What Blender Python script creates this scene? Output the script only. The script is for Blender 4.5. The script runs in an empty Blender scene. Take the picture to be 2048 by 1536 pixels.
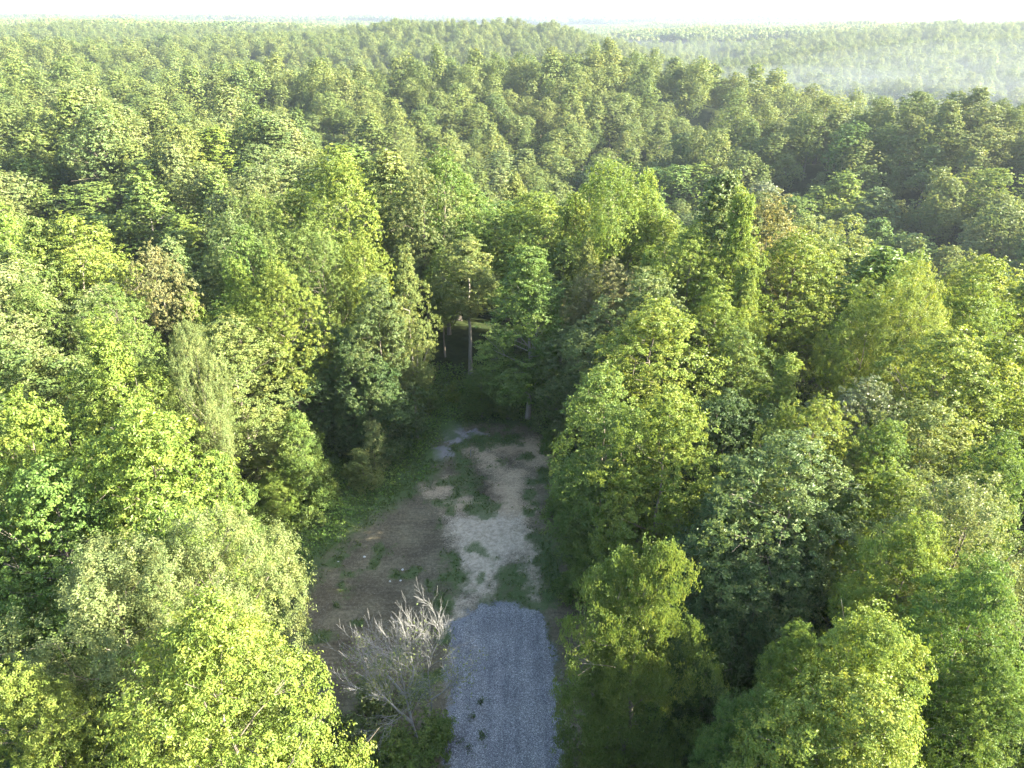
import bpy, math, random
import numpy as np
from mathutils import Vector, Matrix

C = bpy.context.scene.collection
S = bpy.context.scene
R = math.radians

# ------------------------------------------------------------------ camera, sky, sun, exposure
F = 1422.0                       # focal length in pixels of the 2048 wide photograph
PITCH = R(27.38)
CAM = np.array([0.0, 0.0, 45.0])
cd = bpy.data.cameras.new('camera'); cam = bpy.data.objects.new('camera', cd); C.objects.link(cam)
cd.sensor_width = 36.0; cd.lens = 36.0 * F / 2048.0; cd.clip_start = 0.5; cd.clip_end = 60000
cam.location = CAM; cam.rotation_euler = (math.pi / 2 - PITCH, 0, 0)
S.camera = cam

SUN_AZ, SUN_EL = R(99), R(24)    # clockwise from +Y (the view), above the horizon
w = bpy.data.worlds.new('World'); S.world = w; w.use_nodes = True
nt = w.node_tree; bg = nt.nodes['Background']
sky = nt.nodes.new('ShaderNodeTexSky'); sky.sky_type = 'NISHITA'; sky.sun_disc = False
sky.sun_elevation = SUN_EL; sky.sun_rotation = SUN_AZ
sky.air_density = 1.0; sky.dust_density = 2.0; sky.ozone_density = 1.0
nt.links.new(sky.outputs[0], bg.inputs[0]); bg.inputs[1].default_value = 0.093
sl = bpy.data.lights.new('sun', 'SUN'); sl.energy = 5.0; sl.angle = R(0.6); sl.color = (1.0, 0.92, 0.72)
so = bpy.data.objects.new('sun', sl); C.objects.link(so)
sdir = Vector((math.cos(SUN_EL) * math.sin(SUN_AZ), math.cos(SUN_EL) * math.cos(SUN_AZ), math.sin(SUN_EL)))
so.rotation_euler = sdir.to_track_quat('Z', 'Y').to_euler()
S.view_settings.view_transform = 'Standard'; S.view_settings.look = 'None'
S.view_settings.gamma = 1.0; S.view_settings.exposure = 3.06
S.render.engine = 'CYCLES'
cy = S.cycles
cy.max_bounces = 6; cy.diffuse_bounces = 4; cy.glossy_bounces = 1; cy.transmission_bounces = 3
cy.volume_bounces = 0; cy.transparent_max_bounces = 4; cy.use_denoising = True
cy.sample_clamp_indirect = 6.0
try:
    cy.denoiser = 'OPENIMAGEDENOISE'
    cy.denoising_prefilter = 'ACCURATE'
except Exception:
    pass
cy.use_adaptive_sampling = True; cy.adaptive_threshold = 0.02

# ------------------------------------------------------------------ helpers
def ray(u, v):
    x = (u - 1024) / F; y = -(v - 768) / F
    d = np.array([x, math.cos(PITCH) + y * math.sin(PITCH), -math.sin(PITCH) + y * math.cos(PITCH)])
    return d / np.linalg.norm(d)

def proj(x, y, z):
    dx, dy, dz = x - CAM[0], y - CAM[1], z - CAM[2]
    dep = dy * math.cos(PITCH) - dz * math.sin(PITCH)
    up = dy * math.sin(PITCH) + dz * math.cos(PITCH)
    return 1024 + F * dx / dep, 768 - F * up / dep, dep

def hash2(ix, iy, seed):
    h = (ix.astype(np.int64) * 374761393 + iy.astype(np.int64) * 668265263 + seed * 1442695041) & 0x7fffffff
    h = ((h ^ (h >> 13)) * 1274126177) & 0x7fffffff
    return ((h ^ (h >> 16)) & 0xffff) / 65535.0

def vnoise(x, y, seed=0):
    ix = np.floor(x); iy = np.floor(y); fx = x - ix; fy = y - iy
    fx = fx * fx * (3 - 2 * fx); fy = fy * fy * (3 - 2 * fy)
    a = hash2(ix, iy, seed); b = hash2(ix + 1, iy, seed); c = hash2(ix, iy + 1, seed); d = hash2(ix + 1, iy + 1, seed)
    return (a * (1 - fx) + b * fx) * (1 - fy) + (c * (1 - fx) + d * fx) * fy

def fbm(x, y, seed=0, octs=4):
    s = 0; a = 0.5; n = 0
    for k in range(octs):
        s = s + a * vnoise(x * 2 ** k, y * 2 ** k, seed + k * 17); n += a; a *= 0.5
    return s / n

# terrain height: rows of distance, columns of azimuth
AZ = np.array([-70, -35, -20, -8, 3, 13, 23, 33, 70.])
DD = np.array([0, 88, 105, 130, 170, 215, 265, 325, 390, 460, 600, 900, 1200, 1800, 3000, 6000, 15000.])
ZZ = np.array([
    [0, 0, 0, 0, 0, 0, 0, 0, 0],
    [0, 0, 0, 0, 0, 0, -1, -2, -2],
    [-3, -2, -1, 0, -1, -2, -4, -7, -9],
    [-8, -9, -6, -4, -8, -14, -19, -18, -17],
    [-8, -12, -14, -10, -20, -31, -35, -32, -24],
    [-6, -5, -9, -17, -31, -40, -41, -37, -24],
    [-6, -2, -3, -17, -34, -35, -34, -27, -14],
    [-10, -8, -10, -18, -27, -20, -10, -6, -6],
    [-10, -11, -15, -13, -13, -24, -24, -20, -16],
    [-6, -3, -4, 0, 5, 1, -20, -38, -40],
    [-20, -22, -24, -26, -24, -32, -46, -50, -50],
    [2, 4, 1, -8, -26, -48, -46, -42, -36],
    [-22, -24, -14, 12, 11, -44, -30, -18, -12],
    [2, 4, 4, -16, -40, -12, 1, 6, 6],
    [2, 6, 0, -14, -30, -14, -6, 0, 4],
    [4, 6, 10, 12, 13, 11, 10, 9, 8],
    [12, 12, 12, 12, 12, 12, 12, 12, 12]], float)

def smooth_interp(xs, x):
    i = np.clip(np.searchsorted(xs, x) - 1, 0, len(xs) - 2)
    t = np.clip((x - xs[i]) / (xs[i + 1] - xs[i]), 0, 1)
    return i, t * t * (3 - 2 * t) * 0.6 + t * 0.4

GULLIES = [([(-160, 215), (-106, 170), (-72, 128), (-50, 108)], 13, 13), ([(-135, 376), (-95, 320), (-56, 274), (-30, 225), (-9, 190)], 18, 15),
           ([(-360, 400), (-200, 530), (-60, 540)], 30, 20), ([(-500, 820), (-250, 780), (-60, 860), (60, 980)], 50, 26), ([(40, 300), (120, 385), (230, 400)], 24, 10)]
def ground(x, y):
    x = np.asarray(x, float); y = np.asarray(y, float)
    d = np.hypot(x, y); az = np.degrees(np.arctan2(x, y))
    az = np.clip(az, -69.9, 69.9)
    i, s = smooth_interp(DD, d); j, t = smooth_interp(AZ, az)
    z = (ZZ[i, j] * (1 - t) + ZZ[i, j + 1] * t) * (1 - s) + (ZZ[i + 1, j] * (1 - t) + ZZ[i + 1, j + 1] * t) * s
    amp = np.clip((d - 95) / 200, 0, 1) * 8.0 + np.clip((d - 500) / 1500, 0, 1) * 14
    z = z + amp * (fbm(x / 120.0, y / 120.0, 5, 3) - 0.5) * 2 * 0.8 + np.clip((d - 1500) / 3000, 0, 1) * 14 * (fbm(x / 1100, y / 900, 9, 3) - 0.5)
    for pts, wd, dp in GULLIES:
        dm = np.full(np.shape(x), 1e9)
        for (x0, y0), (x1, y1) in zip(pts, pts[1:]):
            ex, ey = x1 - x0, y1 - y0
            t = np.clip(((x - x0) * ex + (y - y0) * ey) / (ex * ex + ey * ey), 0, 1)
            dm = np.minimum(dm, np.hypot(x - x0 - t * ex, y - y0 - t * ey))
        z = z - dp * np.exp(-(dm / wd) ** 2)
    return z

def hit(u, v, h=0.0):
    """the point where the sight line through a photo pixel is h above the ground"""
    r = ray(u, v)
    t = np.concatenate([np.linspace(5, 400, 1600), np.linspace(400, 6000, 3000)])
    p = CAM[None] + t[:, None] * r[None]
    below = p[:, 2] < ground(p[:, 0], p[:, 1]) + h
    k = int(np.argmax(below)) if below.any() else len(t) - 1
    return p[k]

def tag(o, label=None, cat=None, group=None, kind=None):
    if label: o['label'] = label
    if cat: o['category'] = cat
    if group: o['group'] = group
    if kind: o['kind'] = kind

def mesh_from(name, verts, faces_flat, nper, attrs=None, mat=None, smooth=False):
    """verts (n,3); faces_flat flat loop indices, all faces with nper corners"""
    me = bpy.data.meshes.new(name)
    verts = np.ascontiguousarray(verts, np.float32); faces_flat = np.ascontiguousarray(faces_flat, np.int32).ravel()
    nf = len(faces_flat) // nper
    me.vertices.add(len(verts)); me.vertices.foreach_set('co', verts.ravel())
    me.loops.add(len(faces_flat)); me.loops.foreach_set('vertex_index', faces_flat)
    me.polygons.add(nf); me.polygons.foreach_set('loop_start', np.arange(0, nf * nper, nper, dtype=np.int32))
    try:
        me.polygons.foreach_set('loop_total', np.full(nf, nper, np.int32))
    except Exception:
        pass
    me.polygons.foreach_set('use_smooth', np.full(nf, smooth))
    for k, a in (attrs or {}).items():
        a = np.ascontiguousarray(a, np.float32)
        if a.ndim == 1:
            at = me.attributes.new(k, 'FLOAT', 'POINT'); at.data.foreach_set('value', a)
        else:
            at = me.attributes.new(k, 'FLOAT_COLOR', 'POINT'); at.data.foreach_set('color', a.ravel())
    if mat: me.materials.append(mat)
    me.update(); me.validate()
    return me

def link(name, me, parent=None):
    o = bpy.data.objects.new(name, me); C.objects.link(o)
    if parent: o.parent = parent
    return o

# ------------------------------------------------------------------ materials
def new_mat(name):
    m = bpy.data.materials.new(name); m.use_nodes = True
    nt = m.node_tree; p = nt.nodes['Principled BSDF']; return m, nt, p

def ramp(nt, fac, stops, interp='LINEAR'):
    r = nt.nodes.new('ShaderNodeValToRGB'); cr = r.color_ramp; cr.interpolation = interp
    while len(cr.elements) < len(stops): cr.elements.new(0.5)
    for e, (p, c) in zip(cr.elements, stops):
        e.position = p; e.color = (*c, 1)
    nt.links.new(fac, r.inputs[0]); return r.outputs[0]

def mixc(nt, mode, fac, a, b):
    n = nt.nodes.new('ShaderNodeMix'); n.data_type = 'RGBA'; n.blend_type = mode
    for sock, val in ((n.inputs[0], fac), (n.inputs[6], a), (n.inputs[7], b)):
        if hasattr(val, 'is_linked') or isinstance(val, bpy.types.NodeSocket): nt.links.new(val, sock)
        elif isinstance(val, (int, float)): sock.default_value = val
        else: sock.default_value = (*val, 1)
    return n.outputs[2]

def noise(nt, scale, detail=4, rough=0.6, vec=None, dist=0.0):
    n = nt.nodes.new('ShaderNodeTexNoise'); n.inputs['Scale'].default_value = scale
    n.inputs['Detail'].default_value = detail; n.inputs['Roughness'].default_value = rough
    n.inputs['Distortion'].default_value = dist
    if vec is not None: nt.links.new(vec, n.inputs['Vector'])
    return n.outputs[0]

def leaf_mat(name, cols, trans=0.33, spec=0.30, rough=0.5, tgain=(1.5, 1.35, 0.8)):
    """cols: colours across which each tree (object random) falls; tint varies leaf by leaf"""
    m, nt, p = new_mat(name)
    oi = nt.nodes.new('ShaderNodeObjectInfo')
    if len(cols) > 1:
        st = [(i / (len(cols) - 1), c) for i, c in enumerate(cols)]
        base = ramp(nt, oi.outputs['Random'], st)
    else:
        rgb = nt.nodes.new('ShaderNodeRGB'); rgb.outputs[0].default_value = (*cols[0], 1); base = rgb.outputs[0]
    at = nt.nodes.new('ShaderNodeAttribute'); at.attribute_name = 'tint'
    var = ramp(nt, at.outputs['Fac'], [(0, (0.66, 0.76, 0.7)), (0.45, (0.95, 1.0, 0.9)), (0.8, (1.18, 1.10, 1.0)), (1, (1.5, 1.28, 1.1))])
    col = mixc(nt, 'MULTIPLY', 1.0, base, var)
    tcol = mixc(nt, 'MULTIPLY', 1.0, col, tgain)
    nt.links.new(col, p.inputs['Base Color'])
    p.inputs['Roughness'].default_value = rough; p.inputs['Specular IOR Level'].default_value = spec
    tr = nt.nodes.new('ShaderNodeBsdfTranslucent'); nt.links.new(tcol, tr.inputs[0])
    mx = nt.nodes.new('ShaderNodeMixShader'); mx.inputs[0].default_value = trans
    nt.links.new(p.outputs[0], mx.inputs[1]); nt.links.new(tr.outputs[0], mx.inputs[2])
    out = nt.nodes['Material Output']; nt.links.new(mx.outputs[0], out.inputs[0])
    return m

LEAF = {
    'bright': leaf_mat('leaf_bright', [(0.144, 0.208, 0.042), (0.165, 0.216, 0.045)]),
    'green':  leaf_mat('leaf_green', [(0.102, 0.172, 0.042), (0.128, 0.187, 0.046)]),
    'yellow': leaf_mat('leaf_yellow', [(0.172, 0.222, 0.046), (0.180, 0.225, 0.050)]),
    'olive':  leaf_mat('leaf_olive', [(0.125, 0.180, 0.048), (0.138, 0.186, 0.052)]),
    'khaki':  leaf_mat('leaf_khaki', [(0.158, 0.198, 0.064), (0.166, 0.202, 0.068)]),
    'sage':   leaf_mat('leaf_sage', [(0.161, 0.200, 0.078), (0.168, 0.203, 0.085)]),
    'ash':    leaf_mat('leaf_ash', [(0.116, 0.165, 0.062), (0.130, 0.172, 0.066)]),
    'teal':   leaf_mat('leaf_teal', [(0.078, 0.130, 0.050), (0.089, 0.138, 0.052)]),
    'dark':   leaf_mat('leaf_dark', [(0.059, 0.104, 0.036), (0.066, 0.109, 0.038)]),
    'tan':    leaf_mat('leaf_tan', [(0.184, 0.189, 0.085), (0.189, 0.193, 0.090)]),
    'silver': leaf_mat('leaf_silver', [(0.150, 0.187, 0.090), (0.161, 0.192, 0.100)], spec=0.7, rough=0.32, trans=0.3),
}
MIX = leaf_mat('leaf_forest', [(0.123, 0.175, 0.052), (0.155, 0.198, 0.060), (0.107, 0.156, 0.052), (0.165, 0.206, 0.062),
                               (0.134, 0.175, 0.060), (0.155, 0.189, 0.064), (0.173, 0.208, 0.064), (0.112, 0.158, 0.052)])

def bark_mat(name, a, b):
    m, nt, p = new_mat(name)
    tc = nt.nodes.new('ShaderNodeTexCoord'); mp = nt.nodes.new('ShaderNodeMapping')
    mp.inputs['Scale'].default_value = (6, 6, 1.2); nt.links.new(tc.outputs['Object'], mp.inputs[0])
    f = noise(nt, 1.5, 6, 0.7, mp.outputs[0])
    nt.links.new(ramp(nt, f, [(0.3, a), (0.7, b)]), p.inputs['Base Color'])
    p.inputs['Roughness'].default_value = 0.9; p.inputs['Specular IOR Level'].default_value = 0.1
    return m
BARK = bark_mat('bark_grey', (0.11, 0.09, 0.07), (0.26, 0.23, 0.19))
BARK_PALE = bark_mat('bark_pale', (0.20, 0.18, 0.155), (0.36, 0.33, 0.29))
BARK_DEAD = bark_mat('bark_dead', (0.165, 0.163, 0.158), (0.33, 0.327, 0.315))

# ------------------------------------------------------------------ leaves and crowns
def leaves_mesh(name, P, N, size, rng, aspect=0.62, droop=0.25, tint=None, fold=0.18, tipdir=None):
    """diamond leaves folded on the midrib: centres P, normals N, one mesh"""
    n = len(P)
    N = N / (np.linalg.norm(N, axis=1, keepdims=True) + 1e-9)
    T = rng.normal(size=(n, 3))
    if tipdir is not None: T = T * 0.45 + tipdir
    T = T - (T * N).sum(1, keepdims=True) * N; T /= np.linalg.norm(T, axis=1, keepdims=True) + 1e-9
    B = np.cross(N, T)
    s = (size * rng.uniform(0.65, 1.3, n))[:, None]
    L = T * s * 0.5; W = B * s * 0.5 * aspect; U = N * s * fold
    base = P - L; tip = P + L - U * 0.8
    l = P - W + U + L * 0.1; r = P + W + U + L * 0.1
    V = np.stack([base, r, tip, l], 1).reshape(-1, 3)
    i = (np.arange(n) * 4)[:, None]
    Fc = np.concatenate([i, i + 1, i + 2, i, i + 2, i + 3], 1).ravel()
    if tint is None: tint = rng.uniform(0, 1, n)
    return mesh_from(name, V, Fc, 3, {'tint': np.repeat(tint, 4)})

PROFILE = {
    'round':  lambda t: np.sqrt(np.clip(1 - (2 * np.clip(t, 0, 1) ** 0.85 - 1) ** 2, 0, 1)) ** 0.85,
    'ovate':  lambda t: np.clip(np.sin(np.pi * np.clip(t, 0, 1) ** 0.62), 0, 1) ** 0.75,
    'cone':   lambda t: np.clip(np.sin(np.pi * np.clip(t * 0.97 + 0.03, 0, 1) ** 0.45), 0, 1) ** 0.9,
    'flat':   lambda t: np.sqrt(np.clip(1 - (2 * np.clip(t, 0, 1) ** 1.25 - 1) ** 2, 0, 1)) ** 0.7,
    'bush':   lambda t: np.sqrt(np.clip(1 - np.clip(t, 0, 1) ** 2.0, 0, 1)) * (0.75 + 0.25 * np.clip(t * 5, 0, 1)),
}

def crown_points(rng, prof, Rw, z0, z1, n_clump, rc, n_leaf, peaks=((0, 0, 1.0),), spiky=0.0, droop=0.0, up=0.35, twig=10, spread=0.3, align=0.9):
    """clumps of leaves on boughs; returns positions, normals, tint, clump centres"""
    cs = []; H = z1 - z0
    ga = 2.39996
    ph = rng.uniform(0, 6.28)
    for pk, (ox, oy, hs) in enumerate(peaks):
        nk = int(n_clump / len(peaks) * 1.15)
        h = H * hs
        off = rng.uniform(0, 6.28, 4)
        for k in range(nk):
            t = (k + 0.5 + rng.uniform(-.5, .5)) / nk
            t = np.clip(t, 0.02, 0.985)
            # more boughs where the crown is wide
            a = ga * k + ph + rng.uniform(-.4, .4)
            lump = 1 + 0.18 * math.sin(2 * a + off[0]) + 0.16 * math.sin(3 * a + off[1] + 4 * t) + 0.10 * math.sin(5 * a + off[2] + 9 * t)
            rr = Rw / (len(peaks) ** 0.35) * float(PROFILE[prof](np.array(t))) * lump
            r_in = max(rr - rc * 0.9, 0) * (1.0 if rng.random() < 0.72 else rng.uniform(0.2, 0.8))
            zz = z0 + t * h + rng.normal() * 0.25
            cs.append((ox + r_in * math.cos(a), oy + r_in * math.sin(a), zz - rc * 0.3, rc * rng.uniform(0.65, 1.35) * (0.8 + 0.3 * (1 - t))))
        cs.append((ox, oy, z0 + h * 0.93, rc * 0.9))
    cs = np.array(cs)
    if spiky > 0:                # upright leaders standing out of the crown
        top = cs[cs[:, 2] > z0 + 0.5 * H]
        ex = top[rng.integers(0, len(top), int(len(top) * 0.9))].copy()
        ex[:, 2] += ex[:, 3] * rng.uniform(0.5, 1.1, len(ex)); ex[:, 3] *= 0.45
        ex[:, 0:2] *= 1.05
        cs = np.concatenate([cs, ex])
    wgt = cs[:, 3] ** 2; wgt /= wgt.sum()
    n_tw = max(n_leaf // twig, 1)
    ci = rng.choice(len(cs), n_tw, p=wgt)
    D = rng.normal(size=(n_tw, 3)); D[:, 2] = D[:, 2] + 0.35
    axis = np.zeros((n_tw, 3)); axis[:, :2] = cs[ci, :2]
    out = axis / (np.linalg.norm(axis, axis=1, keepdims=True) + 0.8)
    D = D / np.linalg.norm(D, axis=1, keepdims=True) + out * 0.45
    D /= np.linalg.norm(D, axis=1, keepdims=True)
    rad = cs[ci, 3] * rng.uniform(0.55, 1.08, n_tw) ** 0.7
    scl = np.array([1.0, 1.0, 1.05 + 0.45 * spiky])
    T = cs[ci, :3] + D * rad[:, None] * scl
    # keep the twigs within reach of the bough but lift some out as sprigs
    T += D * (rng.random(n_tw) < 0.22)[:, None] * rng.uniform(0.1, 0.55, (n_tw, 1))
    T[:, 2] += np.abs(rng.normal(size=n_tw)) * 0.2 * cs[ci, 3] - droop * np.linalg.norm(T[:, :2], axis=1) * 0.10
    tw_t = rng.uniform(0, 1, n_tw)
    k = rng.integers(0, n_tw, n_leaf)
    sp = spread * (cs[ci, 3][k] / rc) ** 0.5
    J = rng.normal(size=(n_leaf, 3)) * sp[:, None] * np.array([1, 1, 0.6 + 0.6 * spiky + 0.6 * droop])
    P = T[k] + J * 0.46
    CR = P - np.array([0, 0, z0 + 0.35 * H]); CR[:, 2] *= Rw / H * 1.6; CR /= np.linalg.norm(CR, axis=1, keepdims=True) + 1e-6
    N = CR * 0.75 * align + (D[k] + J / (sp[:, None] + 1e-6) * 0.35) * align + rng.normal(size=(n_leaf, 3)) * 0.52 + np.array([0, 0, up])
    hfrac = 0.45 * tw_t[k] + 0.30 * rng.uniform(0, 1, n_leaf) + 0.25 * hash2(ci[k], ci[k] * 3, 7)
    return P, N, np.clip((hfrac - 0.5) * 1.35 + 0.5, 0, 1), cs

def tube(V, Fc, p0, p1, r0, r1, n=6):
    p0 = np.array(p0, float); p1 = np.array(p1, float)
    d = p1 - p0; L = np.linalg.norm(d)
    if L < 1e-5: return
    d /= L
    a = np.cross(d, [0.3, 0.9, 0.2]); a /= np.linalg.norm(a); b = np.cross(d, a)
    th = np.arange(n) * 2 * math.pi / n
    o = len(V)
    for pp, rr in ((p0, r0), (p1, r1)):
        for t in th: V.append(pp + (a * math.cos(t) + b * math.sin(t)) * rr)
    for i in range(n):
        j = (i + 1) % n; Fc.append((o + i, o + j, o + n + j, o + n + i))

def trunk_mesh(name, rng, cs, z0, z1, r, mat, limbs=14):
    V, Fc = [], []
    zt = z0 + (z1 - z0) * 0.85
    pts = [np.array([0, 0, -0.6])]
    for k in range(1, 8):
        z = zt * k / 7; pts.append(np.array([rng.normal() * 0.12 * min(k, 3) / 2, rng.normal() * 0.12 * min(k, 3) / 2, z]))
    rad = lambda z: max(r * (1 - z / (zt + 1)) ** 0.8, 0.03) * (1.35 if z < 0.5 else 1)
    for p, q in zip(pts, pts[1:]): tube(V, Fc, p, q, rad(p[2]), rad(q[2]), 8)
    sel = cs[rng.permutation(len(cs))[:limbs]]
    for c in sel:
        zs = max(z0 * 0.7, c[2] - np.hypot(c[0], c[1]) * rng.uniform(0.6, 1.0)); zs = min(zs, zt * 0.95)
        kk = zs / zt * 7; i = int(min(kk, 6)); f = kk - i
        s = pts[i] * (1 - f) + pts[i + 1] * f; e = c[:3]
        m = (s + e) / 2 + np.array([0, 0, -0.25]) + rng.normal(size=3) * 0.25
        r0 = rad(zs) * 0.5
        tube(V, Fc, s, m, r0, r0 * 0.6, 5); tube(V, Fc, m, e, r0 * 0.6, 0.02, 5)
        for _ in range(3):
            e2 = e + rng.normal(size=3) * c[3] * 0.6
            tube(V, Fc, (m + e) / 2, e2, r0 * 0.3, 0.012, 4)
    return mesh_from(name, np.array(V), np.array(Fc), 4, mat=mat, smooth=True)

# tree forms: everything is a 22 m tree unless stated; (profile, crown radius, crown base, top, clumps, clump radius, extras)
FORM = {
    'maple':  dict(prof='round', Rw=5.0, z0=8.5, z1=22, n=38, rc=1.8, leaf=1.0, kw=dict(up=0.5)),
    'oak':    dict(prof='round', Rw=4.8, z0=8.5, z1=22, n=64, rc=1.35, leaf=0.85, kw=dict(spread=0.24)),
    'poplar': dict(prof='ovate', Rw=4.4, z0=7.0, z1=22, n=60, rc=1.25, leaf=1.0, kw=dict(up=0.3)),
    'cone':   dict(prof='cone', Rw=3.6, z0=8.0, z1=22, n=60, rc=1.05, leaf=0.95, kw=dict(up=0.3)),
    'spiky':  dict(prof='flat', Rw=5.0, z0=8.5, z1=21.5, n=60, rc=1.3, leaf=0.75, kw=dict(spiky=0.9, spread=0.26)),
    'droop':  dict(prof='round', Rw=5.0, z0=2.5, z1=22, n=90, rc=1.1, leaf=0.95, kw=dict(droop=1.0, up=0.1)),
    'bush':   dict(prof='bush', Rw=3.6, z0=0.6, z1=12, n=42, rc=1.15, leaf=0.9, kw=dict(up=0.4)),
    'edge':   dict(prof='round', Rw=4.8, z0=2.5, z1=22, n=84, rc=1.5, leaf=0.95, kw=dict(up=0.4)),
    'skirt':  dict(prof='ovate', Rw=4.8, z0=5.0, z1=22, n=84, rc=1.4, leaf=0.95, kw=dict(up=0.4)),
    'lean':   dict(prof='round', Rw=3.3, z0=11.5, z1=22, n=34, rc=1.15, leaf=1.0, kw=dict(up=0.3)),
}
LOD = {0: (80000, 0.155), 1: (42000, 0.205), 2: (21000, 0.29), 3: (11000, 0.38), 4: (3200, 0.62)}
_cache = {}
def tree_meshes(form, lod, var, peaks=None):
    key = (form, lod, var, peaks)
    if key in _cache: return _cache[key]
    f = FORM[form]; rng = np.random.default_rng((sum(map(ord, form)) * 1000 + var * 37 + 11))
    n, ls = LOD[lod]
    area = (f['Rw'] * (f['z1'] - f['z0'])) / 75.0
    n = int(n * (0.35 + 0.65 * area) / f['leaf'] ** 1.4)
    nc = int(f['n'] * (1, 1, 0.85, 0.6, 0.35)[lod])
    rc = f['rc'] * (1, 1, 1.08, 1.25, 1.6)[lod]
    kw = dict(f['kw'])
    kw['twig'] = {0: 24, 1: 18, 2: 11, 3: 7, 4: 3}[lod]
    kw['align'] = {0: 1.0, 1: 1.2, 2: 1.3, 3: 1.25, 4: 1.2}[lod]
    if lod >= 3: kw['up'] = kw.get('up', .35) * 0.3
    if peaks: kw['peaks'] = peaks
    P, N, tint, cs = crown_points(rng, f['prof'], f['Rw'], f['z0'], f['z1'], nc, rc, n, **kw)
    aspect = 0.62; tip = None
    if form == 'droop':
        aspect = 0.28; tip = np.array([0, 0, -1.0]) ; ls *= 1.35; N[:, 2] *= 0.4
    crown = leaves_mesh('crown_' + form, P, N, ls * f['leaf'], rng, aspect=aspect if lod < 3 else 0.8, tint=tint, tipdir=tip)
    trunk = None
    if lod < 4:
        trunk = trunk_mesh('trunk_' + form, rng, cs, f['z0'], f['z1'], 0.22 if form != 'bush' else 0.12, BARK_PALE if form in ('lean', 'poplar', 'skirt') else BARK, limbs=26 if lod < 2 else 12)
    _cache[key] = (crown, trunk)
    return _cache[key]

def place_tree(name, x, y, h, width, form, col, lod, var, rz, label, group=None, peaks=None, cat='tree'):
    f = FORM[form]; z = float(ground(x, y))
    crown, trunk = tree_meshes(form, lod, var, peaks)
    root = bpy.data.objects.new(name, None); root.empty_display_size = 0.5; C.objects.link(root)
    sxy = width / (2 * f['Rw'] * 0.93); sz = h / f['z1']
    root.location = (x, y, z); root.scale = (sxy, sxy, sz); root.rotation_euler = (0, 0, rz)
    tag(root, label, cat, group)
    c = link('crown', crown, root)
    if not crown.materials: crown.materials.append(LEAF['green'])
    c.material_slots[0].link = 'OBJECT'; c.material_slots[0].material = LEAF[col]
    t = link('trunk', trunk, root)
    return root

# ------------------------------------------------------------------ ground sheet
def poly_sdf(px, py, poly):
    """signed distance to a polygon, positive inside"""
    poly = np.asarray(poly, float); d = np.full(px.shape, 1e9); ins = np.zeros(px.shape, bool)
    for (x0, y0), (x1, y1) in zip(poly, np.roll(poly, -1, 0)):
        ex, ey = x1 - x0, y1 - y0
        t = np.clip(((px - x0) * ex + (py - y0) * ey) / (ex * ex + ey * ey + 1e-12), 0, 1)
        d = np.minimum(d, np.hypot(px - x0 - t * ex, py - y0 - t * ey))
        c = ((y0 > py) != (y1 > py)) & (px < (x1 - x0) * (py - y0) / (y1 - y0 + 1e-12) + x0)
        ins ^= c
    return np.where(ins, d, -d)

def gp(pts):
    out = []
    for u, v in pts:
        r = ray(u, v); t = -CAM[2] / r[2]; out.append((CAM[0] + r[0] * t, CAM[1] + r[1] * t))
    return out

def grid_mesh(name, xs, ys, zf, attrs, mat):
    X, Y = np.meshgrid(xs, ys); nx, ny = len(xs), len(ys)
    V = np.stack([X.ravel(), Y.ravel(), zf(X, Y).ravel()], 1)
    i = (np.arange(ny - 1)[:, None] * nx + np.arange(nx - 1)[None]).ravel()
    Fc = np.stack([i, i + 1, i + nx + 1, i + nx], 1)
    return mesh_from(name, V, Fc, 4, attrs(X.ravel(), Y.ravel()) if attrs else None, mat, smooth=True)

# forest floor and hills: one sheet to the horizon
m_floor, nt, p = new_mat('forest_floor')
geo = nt.nodes.new('ShaderNodeNewGeometry')
f1 = noise(nt, 0.9, 6, 0.7, geo.outputs['Position']); f2 = noise(nt, 0.08, 4, 0.6, geo.outputs['Position'])
c1 = ramp(nt, f1, [(0.3, (0.018, 0.022, 0.010)), (0.55, (0.035, 0.050, 0.018)), (0.75, (0.06, 0.052, 0.028))])
c2 = ramp(nt, f2, [(0.35, (0.7, 0.8, 0.7)), (0.65, (1.3, 1.3, 1.1))])
nt.links.new(mixc(nt, 'MULTIPLY', 1.0, c1, c2), p.inputs['Base Color']); p.inputs['Roughness'].default_value = 0.95
p.inputs['Specular IOR Level'].default_value = 0.1
s = np.linspace(-1, 1, 361); gx = np.sinh(s * 7.2) / math.sinh(7.2) * 16000
CLEAR = gp([(470, 1040), (640, 930), (780, 860), (850, 790), (900, 775), (960, 800), (1060, 835), (1110, 880), (1125, 1000), (1150, 1150), (1230, 1300), (1260, 1536)])
CLEAR = CLEAR + [(9.5, -30), (-12.5, -30)] + gp([(560, 1536), (560, 1300), (540, 1200), (480, 1120)])
def base_z(X, Y):
    z = ground(X, Y)
    return z - np.where((np.abs(X) < 34) & (Y > -32) & (Y < 92), 0.25, 0.0)
ter = link('ground', grid_mesh('ground', gx, gx + 30, base_z, None, m_floor)); tag(ter, kind='structure')

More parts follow.
